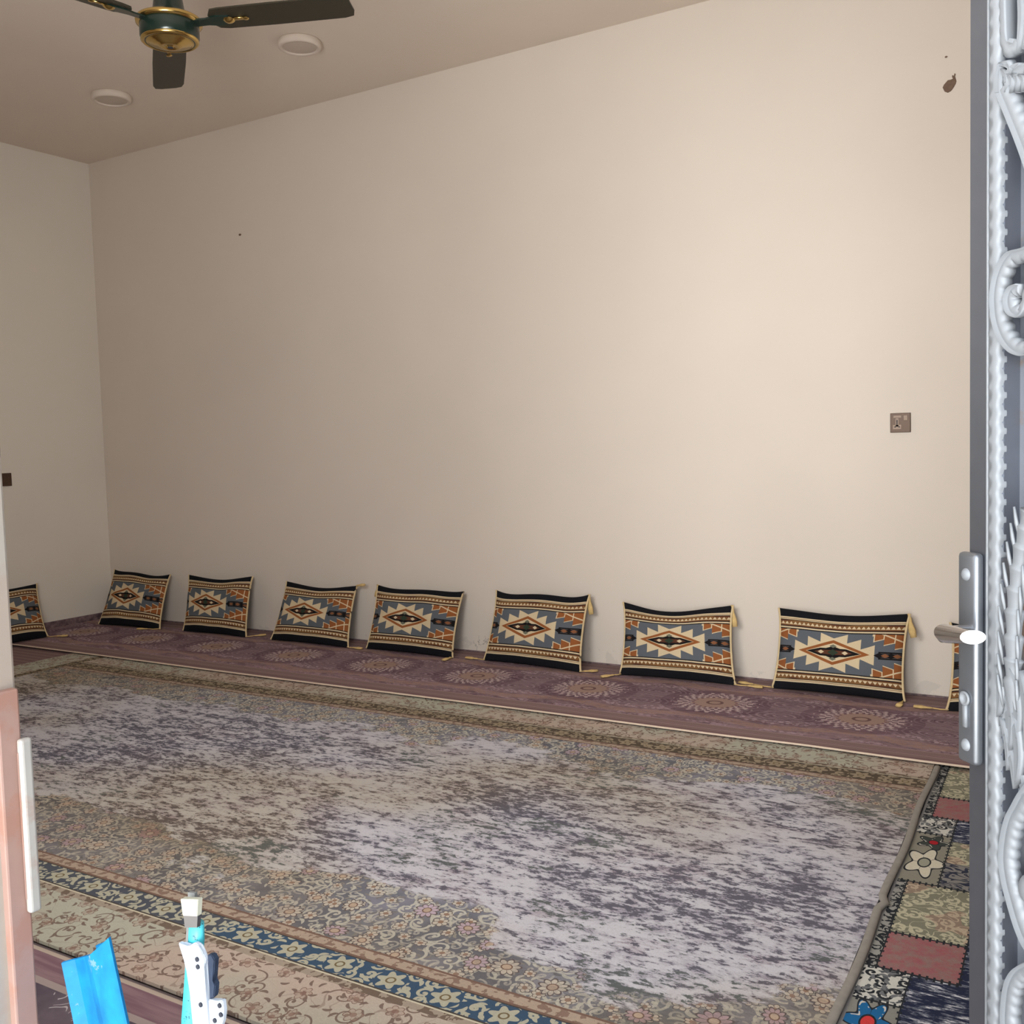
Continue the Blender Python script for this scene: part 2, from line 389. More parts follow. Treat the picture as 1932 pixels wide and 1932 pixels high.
def m_kilim():
    t = NT('kilim_cover', .95, 0, .1); uv = t.coord('UV'); U, V, _ = t.sep(uv); U = U*.97
    wob = t.noise(uv, 2.2, 1)*.02 - .01
    V = (V + wob)*1.065
    a = (U + .0).ab(); b = V.ab()
    beige = srgb(212, 194, 160); orange = srgb(148, 90, 50); brown = srgb(128, 92, 56); blk = srgb(24, 22, 24)
    blue = srgb(94, 100, 107); dkred = srgb(92, 56, 40)
    # field
    fb = b; b = b*.90
    k = (a/.21).floor(); f = (a/.21).frac()
    basev = .345 - k*.105 - (k > 1.5)*.02
    h = basev + f*.115
    star = (b < h) & (a < .63) & ((a < .56) | (b > (a - .56)*-.0 ))
    col = t.mix(star, blue, beige)
    rh = a/.56 + b/.30; rin = a/.44 + b/.225
    col = t.mix(rh < 1., col, orange)
    col = t.mix(rin < 1., col, beige)
    eye = (b < (.43 - a)*.42) & (b < .095)
    col = t.mix(eye, col, blk)
    col = t.mix((a/.30 + b/.15) < 1., col, t.mix(b < .05, blk, dkred))
    col = t.mix((((a - .19).ab())/.05 + b/.045) < 1., col, beige)
    col = t.mix((a/.09 + b/.075) < 1., col, srgb(48, 62, 48))
    col = t.mix(((a/.06 + (b - .15).ab()/.045) < 1.), col, srgb(110, 112, 96))
    b = fb
    # side bars
    bar = (a > .62) & (b < .095)
    col = t.mix(bar & (((a - .62)*.9) > b), col, srgb(70, 66, 66))
    col = t.mix(bar & (b > .062) & (a > .69), col, blk)
    dia = (((a - .62)/.17).frac() - .5).ab()*.17*.8 + b
    col = t.mix(bar & (dia < .07), col, blk)
    dia2 = ((((a - .62)/.17) + .5).frac() - .5).ab()*.17*.8 + b
    col = t.mix(bar & (dia2 < .05) & (a > .69), col, srgb(136, 90, 60))
    # stepped corner motifs
    kk = ((a - .60)/.16).floor(); ff = ((a - .60)/.16).frac()
    dep = .185 + kk*.085 - ff*.075
    fromedge = .535 - b
    cz = (a > .60) & (fromedge < dep)
    co = (a > .60 - .018) & (fromedge < dep + .022)
    cz2 = (a > .618) & (fromedge < dep - .0)
    col = t.mix(co & ((fromedge < dep + .022)), col, beige)
    col = t.mix(cz2 & (ff < .90), col, orange)
    col = t.mix(cz2 & ((fromedge - (a - .74)*.62).ab() < .018), col, beige)
    # border stripes, from the field outward
    s = b
    tri = ((U/.072).frac() - .5).ab()*2.0
    band = t.mix((((s - .66)/.085) < tri*1.0) & (s > .665), brown, beige)
    band = t.mix((s > .735), band, t.mix(t.noise(uv, 2, 1).ramp(.45, .55), brown, dkred))
    st = lambda a0, a1: s.btw(a0, a1)
    col = t.mix(s > .535, col, blk)
    col = t.stack(col, (st(.562, .600), beige), (st(.622, .640), dkred), (st(.640, .775), band), (st(.775, .79), blk),
                  (st(.79, .812), beige), (st(.812, .826), brown), (st(.826, .862), beige))
    col = t.mix(s > .862, col, srgb(18, 20, 26))
    wv = t.noise(t.comb(U*60, V*160, 0), 1, 2, .6)
    t.color(t.mix(wv.ramp(.35, .65)*.18, col, srgb(60, 56, 56)))
    t.bump(wv, .3, .003); return t.m

m_cushion = m_kilim()
m_cushion_back = flat('black_cushion_cloth', srgb(22, 24, 30), .95)
m_cord = flat('cream_cord', srgb(206, 186, 146), .9, var=.12, scale=60)
m_tassel = flat('cream_tassel', srgb(204, 176, 120), .9, var=.15, scale=90)
m_edging = flat('cream_edging', srgb(206, 188, 170), .9)
m_hem = flat('grey_hem', srgb(138, 134, 128), .95, var=.1, scale=40)

def m_paint(name, c, rust=.0, rough=.35, metallic=.5, rustc=srgb(150, 112, 84), rs=7.0, thr=.58):
    t = NT(name, rough, metallic, .5); v = t.coord(); n = t.noise(v, 30, 5, .6)
    col = t.mix(n, tuple(a*.88 for a in c[:3])+(1,), tuple(min(1, a*1.08) for a in c[:3])+(1,))
    if rust:
        r = t.noise(v, rs, 5, .65).ramp(thr, thr+.08)
        col = t.mix(r*rust, col, rustc)
    t.color(col); t.bump(n, .1, .002); return t.m
m_silver = m_paint('silver_door_paint', srgb(126, 130, 139), metallic=.85)
m_silver2 = m_paint('bright_silver_paint', srgb(140, 144, 149), rough=.6, metallic=.3)
m_panel = m_paint('door_sheet_metal', srgb(112, 116, 124), rough=.65, metallic=.1, rust=.8, rs=9, thr=.55, rustc=srgb(118, 94, 74))
m_plate = m_paint('grey_lock_plate', srgb(132, 136, 142), rough=.35, metallic=.75)
m_chrome = m_paint('satin_chrome', srgb(215, 215, 218), rough=.16, metallic=1.0)
m_pink = m_paint('pinkish_primer', srgb(152, 122, 112), rust=.6, rough=.6, metallic=0, rustc=srgb(150, 108, 92), rs=14, thr=.5)
m_jamb = m_paint('weathered_cream_metal', srgb(164, 156, 146), rust=.5, rough=.5, metallic=0.1, rustc=srgb(160, 140, 126), rs=6, thr=.52)
m_keeper = m_paint('keeper_metal', srgb(176, 172, 166), rust=.35, rough=.5, metallic=.2, rustc=srgb(164, 124, 108), rs=20, thr=.55)
def m_blue_():
    t = NT('blue_paint', .55, 0, .3); v = t.coord(); n = t.noise(v, 40, 6, .7); n2 = t.noise(v, 13, 4, .6)
    col = t.mix(n2.ramp(.4, .6), srgb(8, 98, 150), srgb(16, 130, 190))
    col = t.mix(((n*.5+n2*.5) > .565)*.75, col, srgb(110, 140, 145)); t.color(col); return t.m
m_blue = m_blue_()
def m_cyan_():
    t = NT('cyan_paint', .4, 0, .5); v = t.coord()
    n = t.noise(v, 150, 3, .7)
    t.color(t.mix(n > .64, srgb(70, 178, 190), srgb(35, 90, 105))); return t.m
m_cyan = m_cyan_()
m_white = flat('white_enamel', srgb(176, 184, 196), .45, var=.02, spec=.3)
m_cream = flat('cream_plastic', srgb(180, 180, 164), .35, var=.03, spec=.5)
m_grey = flat('grey_strip', srgb(120, 122, 120), .4)
m_hole = flat('dark_hole', srgb(50, 52, 60), .9)
m_navy = flat('dark_navy_rubber', srgb(38, 48, 66), .5, var=.3, scale=60)
m_green = flat('dark_green_enamel', srgb(26, 44, 38), .22, .2, spec=.6)
m_blade = flat('dark_olive_blade', srgb(52, 48, 38), .4, .1)
m_gold = flat('polished_brass', srgb(206, 176, 108), .2, 1.0, var=.04)
m_disc = flat('white_plastic', srgb(212, 200, 188), .6, spec=.1)
m_diff = flat('frosted_diffuser', srgb(196, 184, 172), .6, spec=.1)
m_brown = flat('brown_plate', srgb(84, 64, 50), .4, .2)
m_engr = flat('pale_engraving', srgb(160, 140, 124), .5)
m_chip = flat('brown_mortar', srgb(112, 92, 78), .95, var=.2, scale=60)

# ------------------------------------------------------------------ object helpers
def link(name, mesh, mat=None, parent=None, smooth=False):
    o = bpy.data.objects.new(name, mesh); COL.objects.link(o)
    if mat:
        for m in (mat if isinstance(mat, (list, tuple)) else [mat]): mesh.materials.append(m)
    if parent: o.parent = parent
    if smooth:
        for p in mesh.polygons: p.use_smooth = True
    return o
def obj(name, bm, mat, parent=None, smooth=False, recalc=True):
    if recalc: bmesh.ops.recalc_face_normals(bm, faces=bm.faces)
    me = bpy.data.meshes.new(name); bm.to_mesh(me); bm.free()
    return link(name, me, mat, parent, smooth)
def tag(o, label, cat, group=None):
    o['label'] = label; o['category'] = cat
    if group: o['group'] = group
    return o
def thing(name, label, cat, loc=(0, 0, 0), rot=0, group=None):
    o = bpy.data.objects.new(name, None); COL.objects.link(o); o.location = loc; o.rotation_euler = (0, 0, rot)
    o.empty_display_size = .05
    return tag(o, label, cat, group)
def struct(name, bm, mat, parent=None):
    o = obj(name, bm, mat, parent)
    if not parent: o['kind'] = 'structure'
    return o
def box(bm, x0, x1, y0, y1, z0, z1, M=None):
    vs = [bm.verts.new((x, y, z)) for x in (x0, x1) for y in (y0, y1) for z in (z0, z1)]
    if M: 
        for v in vs: v.co = M @ v.co
    for f in ((0, 1, 3, 2), (4, 6, 7, 5), (0, 4, 5, 1), (2, 3, 7, 6), (0, 2, 6, 4), (1, 5, 7, 3)):
        bm.faces.new([vs[i] for i in f])
    return vs
def bbox_bm(*a, bevel=0, M=None, seg=2):
    bm = bmesh.new(); box(bm, *a)
    if bevel: bmesh.ops.bevel(bm, geom=list(bm.edges), offset=bevel, segments=seg, affect='EDGES', profile=.5)
    if M: bm.transform(M)
    return bm
def tube(bm, pts, rad, n=10, cap=True, flat=1.0, nrm=None):
    pts = [Vector(p) for p in pts]; rings = []
    for i, p in enumerate(pts):
        d = (pts[min(i+1, len(pts)-1)] - pts[max(i-1, 0)]).normalized()
        up = Vector(nrm) if nrm is not None else (Vector((0, 0, 1)) if abs(d.z) < .9 else Vector((0, 1, 0)))
        a = d.cross(up).normalized(); b = a.cross(d).normalized()
        r = rad[i] if isinstance(rad, (list, tuple)) else rad
        rings.append([bm.verts.new(p + a*math.cos(2*math.pi*k/n)*r + b*math.sin(2*math.pi*k/n)*r*flat) for k in range(n)])
    for i in range(len(rings)-1):
        for k in range(n): bm.faces.new((rings[i][k], rings[i][(k+1) % n], rings[i+1][(k+1) % n], rings[i+1][k]))
    if cap: bm.faces.new(rings[0]); bm.faces.new(rings[-1][::-1])
def lathe(bm, prof, n=48, c=(0, 0, 0)):
    rings = []
    for r, z in prof:
        rings.append([bm.verts.new((c[0]+r*math.cos(2*math.pi*k/n), c[1]+r*math.sin(2*math.pi*k/n), c[2]+z)) for k in range(n)] if r > 1e-6 else [bm.verts.new((c[0], c[1], c[2]+z))])
    for a, b in zip(rings, rings[1:]):
        for k in range(n):
            k2 = (k+1) % n
            if len(a) == 1 and len(b) == 1: continue
            if len(a) == 1: bm.faces.new((a[0], b[k2], b[k]))
            elif len(b) == 1: bm.faces.new((a[k], a[k2], b[0]))
            else: bm.faces.new((a[k], a[k2], b[k2], b[k]))
def spline(pts, n=8):
    pts = [Vector(p) for p in pts]; out = []
    for i in range(len(pts)-1):
        p0, p1, p2, p3 = pts[max(i-1, 0)], pts[i], pts[i+1], pts[min(i+2, len(pts)-1)]
        for k in range(n):
            t = k/n
            out.append(.5*((2*p1) + (p2-p0)*t + (2*p0-5*p1+4*p2-p3)*t*t + (3*p1-p0-3*p2+p3)*t**3))
    out.append(pts[-1]); return out
def sheet(bm, poly, z0, z1):
    a = [bm.verts.new((x, y, z0)) for x, y in poly]; b = [bm.verts.new((x, y, z1)) for x, y in poly]
    bm.faces.new(b); bm.faces.new(a[::-1])
    for i in range(len(poly)): j = (i+1) % len(poly); bm.faces.new((a[i], a[j], b[j], b[i]))

# ------------------------------------------------------------------ structure
struct('floor', bbox_bm(-L-.2, XR+.2, .35, W+.2, -.12, 0), m_floor)
struct('ground', bbox_bm(-9, 9, -9, .35, -.17, -.05), m_ground)
wb = struct('wall_back', bbox_bm(-L-.2, XR+.2, W, W+.2, 0, H), m_wall)
struct('wall_left', bbox_bm(-L-.2, -L, YF, W, 0, H), m_wall_l)
struct('wall_right', bbox_bm(XR, XR+.2, YF, W, 0, H), m_wall)
struct('ceiling', bbox_bm(-L-.2, XR+.2, .35, W+.2, H, H+.2), m_ceil)
DX0, DX1, DH = -.93, .53, 2.45
bm = bmesh.new(); box(bm, -L-.2, -2.2, .35, YF, 0, H); box(bm, -1.05, DX0, .35, YF, 0, H); box(bm, -2.2, -1.05, .35, YF, 0, 1.0); box(bm, -2.2, -1.05, .35, YF, 2.5, H); box(bm, DX1, XR+.2, .35, YF, 0, H); box(bm, DX0, DX1, .35, YF, DH, H)  # gap left of the doorway is an added, unseen opening for the fill lamp
struct('wall_front', bm, m_wall)
struct('added_blocker_pane', bbox_bm(-2.2, -1.05, .36, .37, 1.0, 2.5), m_blocker)  # unseen opaque pane, added to keep the yard lamp out of the made-up opening
struct('baseboard_back', bbox_bm(-L, XR, W-.012, W, 0, .032), m_baseboard)
struct('baseboard_left', bbox_bm(-L, -L+.012, YF, W-.012, 0, .065), m_baseboard)
# chipped plaster patch and small marks on the back wall
def blob(name, x, z, pts, depth=.004, mat=None):
    bm = bmesh.new(); a = [bm.verts.new((x+px, W-depth, z+pz)) for px, pz in pts]; b = [bm.verts.new((x+px*1.05, W+.001, z+pz*1.05)) for px, pz in pts]
    bm.faces.new(a)
    for i in range(len(a)): j = (i+1) % len(a); bm.faces.new((a[i], b[i], b[j], a[j]))
    return obj(name, bm, mat or m_chip, wb)
S_ = .00245
blob('chipped_patch', -.686, 2.604, [(p[0]*S_, p[1]*S_) for p in [(-11, -2), (-8, -9), (-3, -12), (2, -10), (6, -5), (9, 0), (10, 4), (9, 8), (8, 12), (9, 15), (7.5, 17), (6, 13), (4, 15), (3.5, 12), (5, 9), (2, 8), (-3, 8), (-6, 5), (-9, 2)]])
blob('nail_mark', -4.814, 2.527, [(.010*math.cos(k), .007*math.sin(k)) for k in range(6)])
blob('nail_mark', -.70, 2.72, [(.006*math.cos(k), .004*math.sin(k)) for k in range(6)], .002)

# ------------------------------------------------------------------ carpets
def ripple(o, amp): pass
def rug(name, poly, z0, z1, mat, label, cut=0.12):
    bm = bmesh.new(); sheet(bm, poly, z0, z1)
    bmesh.ops.triangulate(bm, faces=[f for f in bm.faces if len(f.verts) > 4])
    return tag(obj(name, bm, mat), label, 'carpet')
def ex(y): return -.598 + (3.72 - y)*.0486
big = rug('area_carpet', [(-5.35, 1.42), (ex(1.42), 1.42), (ex(3.77), 3.77), (-5.35, 3.77)], .0062, .0140, m_carpet_main(),
          'large faded grey and lavender carpet with dark floral borders in the middle of the floor')
bm = bmesh.new()
hp = [(ex(y)+.008 + .0035*math.sin(y*9) + (.012 if 2.5 < y < 2.62 else 0)*math.exp(-((y-2.56)/.02)**2), y, .014) for y in [1.42+.02*i for i in range(116)]]
tube(bm, [(a, b, .0125) for a, b, c in hp], .0105, 12, flat=.62)
obj('rolled_hem', bm, m_hem, big, True)
def ey(x): return 3.735 + .012*math.exp(-((x+1.05)/.22)**2)*1.0 + .004*math.sin(x*2.1) + (x+.5)*.006
xs = [-6.22+.08*i for i in range(107)]
run = rug('runner_carpet', [(x, ey(x)) for x in xs] + [(xs[-1], 4.652), (-6.22, 4.652)], .0192, .027, m_runner(.0+1.56+.3085, 4.17),
          'long purple runner carpet with pale round medallions along the back wall')
bm = bmesh.new(); tube(bm, [(x, ey(x)-.003, .0232) for x in xs], .0065, 8, flat=.6); obj('cream_edging', bm, m_edging, run, True)
r2 = rug('runner_carpet', [(-2.9, .62), (-.7, .62), (-.7, 1.41), (-2.9, 1.41)], .0, .0055, m_runner_script(),
         'dark purple carpet with white scribbled pattern in the near left corner of the floor')
r3 = rug('runner_carpet', [(-6.2, .8), (-5.38, .8), (-5.38, 3.73), (-6.2, 3.73)], 0, .010, m_runner(.3, 4.17),
         'dark blue and purple carpet beside the left wall, left of the large grey carpet')
r4 = rug('patchwork_carpet', [(-.66, .9), (.9, .9), (.9, 3.85), (-.66, 3.85)], 0, .006, m_patchwork(),
         'patchwork carpet of red, navy and flowered squares on the right, beside the open door')

# ------------------------------------------------------------------ cushions
def lerp(a, b, t): return a*(1-t) + b*t
def cushion(tl, tr, br, bl, label, seed, ushift=-.12, sag=.022, tassels=(), back=.03, T=.055, toward=Vector((0, -1, 0))):
    TL, TR, BR, BL = map(Vector, (tl, tr, br, bl))
    base = (BL+BR)/2; base.z = .0
    root = thing('cushion', label, 'cushion', base, 0, 'kilim cushions leaning along the walls')
    nrm = (BR-BL).cross(TL-BL).normalized()
    if nrm.dot(toward) < 0: nrm = -nrm
    N = 32; rnd = random.Random(seed); ph = rnd.random()*6
    ax = (BR-BL).normalized(); upv = (TL-BL).normalized()
    def seam(a, b):
        s, t = (a+1)/2, (b+1)/2
        p = lerp(lerp(BL, BR, s), lerp(TL, TR, s), t)
        bowt = sag*(1-a**4)*(.8+.35*math.sin(a*3+ph))*max(0, t)**2
        bowb = .006*(1-a*a)*(1-t)**2
        p = p - upv*bowt + upv*bowb - ax*(.012*(1-b*b))*a
        # pinched ears
        e = (abs(a)*abs(b))**6
        return p + ax*a*.006*e
    def surf(a, b, side):
        p = seam(a, b)
        prof = ((1-abs(a)**3.2)*(1-abs(b)**2.6))
        prof = max(0, prof)**.55
        wr = mnoise.noise(Vector((a*2.2+seed*7, b*2.2, side)))*.010*prof + .004*prof*math.sin(7*a+3*b+ph)
        q = p + nrm*side*((T if side > 0 else back)*prof + (wr if side > 0 else 0))
        q.z = max(q.z, .0276)
        return q
    bm = bmesh.new(); uvl = bm.loops.layers.uv.new('UVMap')
    g = [[None]*(N+1) for _ in range(N+1)]; gb = [[None]*(N+1) for _ in range(N+1)]
    for i in range(N+1):
        for j in range(N+1):
            a = -1+2*i/N; b = -1+2*j/N
            # denser near edges
            a = math.sin(a*math.pi/2); b = math.sin(b*math.pi/2)
            g[i][j] = (bm.verts.new(surf(a, b, 1)), a, b)
            gb[i][j] = g[i][j] if (i in (0, N) or j in (0, N)) else (bm.verts.new(surf(a, b, -1)), a, b)
    for grid, mi in ((g, 0), (gb, 1)):
        for i in range(N):
            for j in range(N):
                q = [grid[i][j], grid[i+1][j], grid[i+1][j+1], grid[i][j+1]]
                if mi: q = q[::-1]
                f = bm.faces.new([x[0] for x in q]); f.smooth = True; f.material_index = mi
                for lp, x in zip(f.loops, q): lp[uvl].uv = (x[1]-ushift, x[2])
    bmesh.ops.translate(bm, verts=bm.verts, vec=-base)
    flip = None
    me = bpy.data.meshes.new('cover'); bmesh.ops.recalc_face_normals(bm, faces=bm.faces); bm.to_mesh(me); bm.free()
    link('cover', me, [m_cushion, m_cushion_back], root)
    for a in (-1, 1):
        bm = bmesh.new(); pts = []
        for k in range(25):
            b = -1+2*k/24; p = seam(a, b) + ax*a*.003; p.z = max(p.z, .033); pts.append(p-base)
        tube(bm, pts, .0052, 7); obj('piping', bm, m_cord, root, True)
    for (corner, mode, dx) in tassels:
        P = {'bl': BL, 'br': BR, 'tl': TL, 'tr': TR}[corner].copy()
        s = -1 if corner.endswith('l') else 1
        bm = bmesh.new()
        if mode == 'floor':
            P.z = .035
            d = Vector((dx[0], dx[1], 0)); ln = d.length; d.normalize()
            c0 = P; c1 = P + d*(ln*.5); c1.z = .033; c2 = P + d*ln; c2.z = .035
            tube(bm, [x-base for x in (c0, c1, c2)], .0028, 6)
            e = c2 + d*.075; e.z = .035
            tube(bm, [c2-base, lerp(c2, e, .15)-base, lerp(c2, e, .3)-base, lerp(c2, e, .6)-base, e-base], [.004, .009, .008, .015, .012], 10, flat=.45)
        else:
            d = Vector((dx[0], -.012, dx[1])); e = P + d
            tube(bm, [P-base, lerp(P, e, .2)-base, lerp(P, e, .35)-base, lerp(P, e, .7)-base, e-base], [.004, .010, .008, .015, .013], 10, flat=.6)
        obj('tassel', bm, m_tassel, root, True)
    return root
Y1 = 4.6
z_ = .030
cushion((-6.165, 3.44, .345), (-6.165, 4.03, .345), (-5.92, 3.925, z_), (-5.93, 3.37, z_), 'greyish kilim cushion leaning on the left wall, partly behind the left door frame', 1, -.1, .012, (('br', 'floor', (.05, .03)),), toward=Vector((1, 0, 0)))
cushion((-6.102, Y1, .375), (-5.544, Y1, .365), (-5.443, 4.408, z_), (-6.01, 4.38, z_), 'kilim cushion in the far left corner, first along the back wall', 2, -.17, .022, (('br', 'floor', (-.07, -.03)),))
cushion((-5.347, Y1, .370), (-4.775, Y1, .385), (-4.687, 4.439, z_), (-5.236, 4.435, z_), 'kilim cushion on the back wall, second from the far left corner, with nearly upright sides', 3, -.17, .026, (('br', 'floor', (.03, .04)),))
cushion((-4.468, Y1, .367), (-3.922, Y1, .366), (-3.873, 4.443, z_), (-4.467, 4.442, z_), 'kilim cushion with a cream tassel sticking out sideways at its top right corner', 4, -.17, .024, (('br', 'floor', (.035, .0)), ('tr', 'hang', (.07, .01)), ('bl', 'floor', (-.01, .02))))
cushion((-3.754, Y1, .380), (-3.164, Y1, .372), (-3.149, 4.452, z_), (-3.744, 4.467, z_), 'kilim cushion with black base band, left of the flaking wall base at the middle', 5, -.10, .016, (('br', 'floor', (.0, -.0001)), ('tl', 'hang', (-.01, -.07))))
cushion((-2.935, Y1, .390), (-2.388, Y1, .396), (-2.364, 4.436, z_), (-2.953, 4.481, z_), 'tilted kilim cushion right of the flaking wall base, its right side lower than its left', 6, -.10, .024, (('br', 'floor', (.015, .01)), ('tr', 'hang', (.02, -.10)), ('bl', 'floor', (-.045, .0))))
cushion((-2.184, Y1, .368), (-1.632, Y1, .385), (-1.587, 4.493, z_), (-2.151, 4.470, z_), 'kilim cushion with blue-grey field, third from the right end of the back wall row', 7, -.06, .036, (('bl', 'floor', (-.02, -.03)), ('tr', 'hang', (.02, -.10)), ('br', 'floor', (.06, .0))))
cushion((-1.397, Y1, .386), (-.843, Y1, .394), (-.848, 4.504, z_), (-1.406, 4.511, z_), 'largest looking kilim cushion, standing under the brown wall socket', 8, -.05, .018, (('bl', 'floor', (-.10, .02)), ('tr', 'hang', (.025, -.10)), ('br', 'floor', (.0, -.02))))
cushion((-.665, Y1, .368), (-.115, Y1, .37), (-.105, 4.476, z_), (-.656, 4.435, z_), 'kilim cushion half hidden behind the silver door edge at far right', 9, -.06, .02, (('bl', 'floor', (-.06, .0)),))

# ------------------------------------------------------------------ wall socket and switch
def socket(loc, rot, name, label, parts=True):
    o = thing(name, label, 'socket' if parts else 'switch', loc, rot)
    obj('plate', bbox_bm(-.042, .042, -.009, 0, -.042, .042, bevel=.002), m_brown, o)
    if parts:
        bm = bmesh.new()
        for (x, z, w, h) in ((-.013, -.018, .034, .018), (-.013, .002, .012, .036)):
            box(bm, x-w/2, x+w/2, -.0102, -.009, z-h/2, z+h/2)
        obj('pin_surround', bm, m_engr, o)
        bm = bmesh.new()
        for (x, z, w, h) in ((-.021, -.018, .007, .004), (-.004, -.018, .007, .004), (-.013, .002, .004, .02)):
            box(bm, x-w/2, x+w/2, -.0108, -.0102, z-h/2, z+h/2)
        obj('pin_holes', bm, m_hole, o)
        bm = bmesh.new(); box(bm, -.028, .004, -.0102, -.009, .022, .031); obj('emblem', bm, m_engr, o)
        obj('rocker_switch', bbox_bm(.014, .030, -.012, -.009, .010, .031, bevel=.001), m_engr, o)
    else:
        obj('rocker_switch', bbox_bm(-.02, .02, -.012, -.009, -.02, .02, bevel=.001), m_brown, o)
    return o
socket((-.884, W, 1.216), 0, 'wall_socket', 'square dark brown electric socket plate on the cream back wall')
socket((-L, 3.915, 1.035), math.pi/2, 'light_switch', 'dark brown switch plate on the left wall at the left edge of view', False)

# ------------------------------------------------------------------ ceiling lights
def ceiling_lamp(x, y, label):
    o = thing('ceiling_light', label, 'ceiling light', (x, y, H), 0, 'round ceiling lights')
    bm = bmesh.new(); lathe(bm, [(0, 0), (.104, 0), (.108, -.006), (.106, -.030), (.098, -.036), (.086, -.034), (.084, -.028)], 48)
    obj('rim', bm, m_disc, o, True)
    bm = bmesh.new(); lathe(bm, [(.0845, -.028), (.05, -.0315), (0, -.033)], 48); obj('diffuser', bm, m_diff, o, True)
ceiling_lamp(-3.58, 3.93, 'round white ceiling light to the right of the fan')
ceiling_lamp(-4.96, 3.88, 'round white ceiling light in the left corner, below and left of the fan')

# ------------------------------------------------------------------ ceiling fan
FX, FY, FZ = -3.09, 2.69, 2.765
fan = thing('ceiling_fan', 'dark green and brass ceiling fan with three dark blades', 'ceiling fan', (FX, FY, FZ))
bm = bmesh.new(); lathe(bm, [(0, .10), (.030, .10), (.052, .085), (.058, .045), (.100, .022), (.106, .008), (.107, -.006), (.107, -.05), (.101, -.066), (.09, -.068), (0, -.068)], 64)
obj('motor_housing', bm, m_green, fan, True)
bm = bmesh.new(); lathe(bm, [(.100, .016), (.117, .014), (.121, .006), (.119, -.003), (.106, -.006)], 64); obj('brass_ring', bm, m_gold, fan, True)
bm = bmesh.new(); lathe(bm, [(.103, -.055), (.105, -.064), (.100, -.069), (.092, -.070), (.090, -.067), (.078, -.070), (.076, -.073), (.062, -.075), (.060, -.078), (.044, -.080), (.042, -.083), (.026, -.085), (.022, -.082), (.014, -.082), (.012, -.086), (0, -.086)], 64)
obj('bottom_cap', bm, m_gold, fan, True)
bm = bmesh.new(); lathe(bm, [(0, -.0875), (.010, -.0875), (.010, -.084)], 24); obj('cap_hole', bm, m_hole, fan)
bm = bmesh.new(); lathe(bm, [(0, .09), (.014, .09), (.014, .40), (0, .40)], 24); obj('down_rod', bm, m_green, fan, True)
bm = bmesh.new(); lathe(bm, [(.014, .34), (.03, .345), (.06, .40), (.066, .4315), (0, .4315)], 32); obj('canopy', bm, m_green, fan, True)
for az in (22.7, 140.3, -99.5):
    Mz = Matrix.Rotation(math.radians(az), 4, 'Z')
    pitch = Matrix.Rotation(math.radians(-9), 4, 'X')
    outline = [(.165, -.030), (.185, -.062), (.215, -.066), (.40, -.068), (.66, -.064), (.695, -.055), (.704, -.03), (.704, .03), (.695, .055), (.66, .064), (.40, .064), (.215, .060), (.18, .052), (.165, .030)]
    bm = bmesh.new(); sheet(bm, outline, -.003, .003)
    bmesh.ops.triangulate(bm, faces=[f for f in bm.faces if len(f.verts) > 4])
    bm.transform(Mz @ pitch); bl = obj('blade', bm, m_blade, fan)
    bm = bmesh.new(); sheet(bm, [(.09, -.022), (.15, -.020), (.19, -.030), (.24, -.022), (.25, 0), (.24, .022), (.19, .030), (.15, .020), (.09, .022)], -.009, -.003)
    bmesh.ops.triangulate(bm, faces=[f for f in bm.faces if len(f.verts) > 4])
    bm.transform(Mz @ pitch); obj('blade_bracket', bm, m_green, bl)
    bm = bmesh.new(); lathe(bm, [(0, -.018), (.012, -.016), (.020, -.010), (.022, -.008)], 20, (.235, 0, 0))
    lathe(bm, [(0, -.012), (.010, -.010), (.012, -.008)], 16, (.30, 0, 0))
    box(bm, .24, .30, -.008, .008, -.008, -.003)
    bm.transform(Mz @ pitch); obj('brass_ornament', bm, m_gold, bl, True)

# ------------------------------------------------------------------ right door leaf (half open), frame (s along leaf, n towards the yard, h up)
T_ = Vector((.708, -.706, 0)).normalized(); N_ = Vector((-T_.y*-1, -T_.x, 0)); N_ = Vector((-.706, -.708, 0)).normalized()
P0 = Vector((-.1558, 1.1903, 0))
DM = Matrix(((T_.x, N_.x, 0, P0.x), (T_.y, N_.y, 0, P0.y), (0, 0, 1, 0), (0, 0, 0, 1)))   # local (s, n, h)
door = bpy.data.objects.new('door_1', None); COL.objects.link(door); door.matrix_world = DM; door['kind'] = 'structure'
def dobj(name, bm, mat, smooth=False, parent=None):
    return obj(name, bm, mat, parent or door, smooth)
DL, DT = .90, 2.42
bm = bmesh.new()
box(bm, 0, .052, -.035, .0, .03, DT); box(bm, DL-.05, DL, -.035, 0, .03, DT)
for h in (.03, DT-.05): box(bm, .052, DL-.05, -.035, 0, h, h+.05)
bmesh.ops.bevel(bm, geom=list(bm.edges), offset=.0015, segments=2, affect='EDGES')
dobj('stile_frame', bm, m_silver)
dobj('sheet_panel', bbox_bm(.050, DL-.05, -.026, -.020, .07, DT-.05), m_panel)
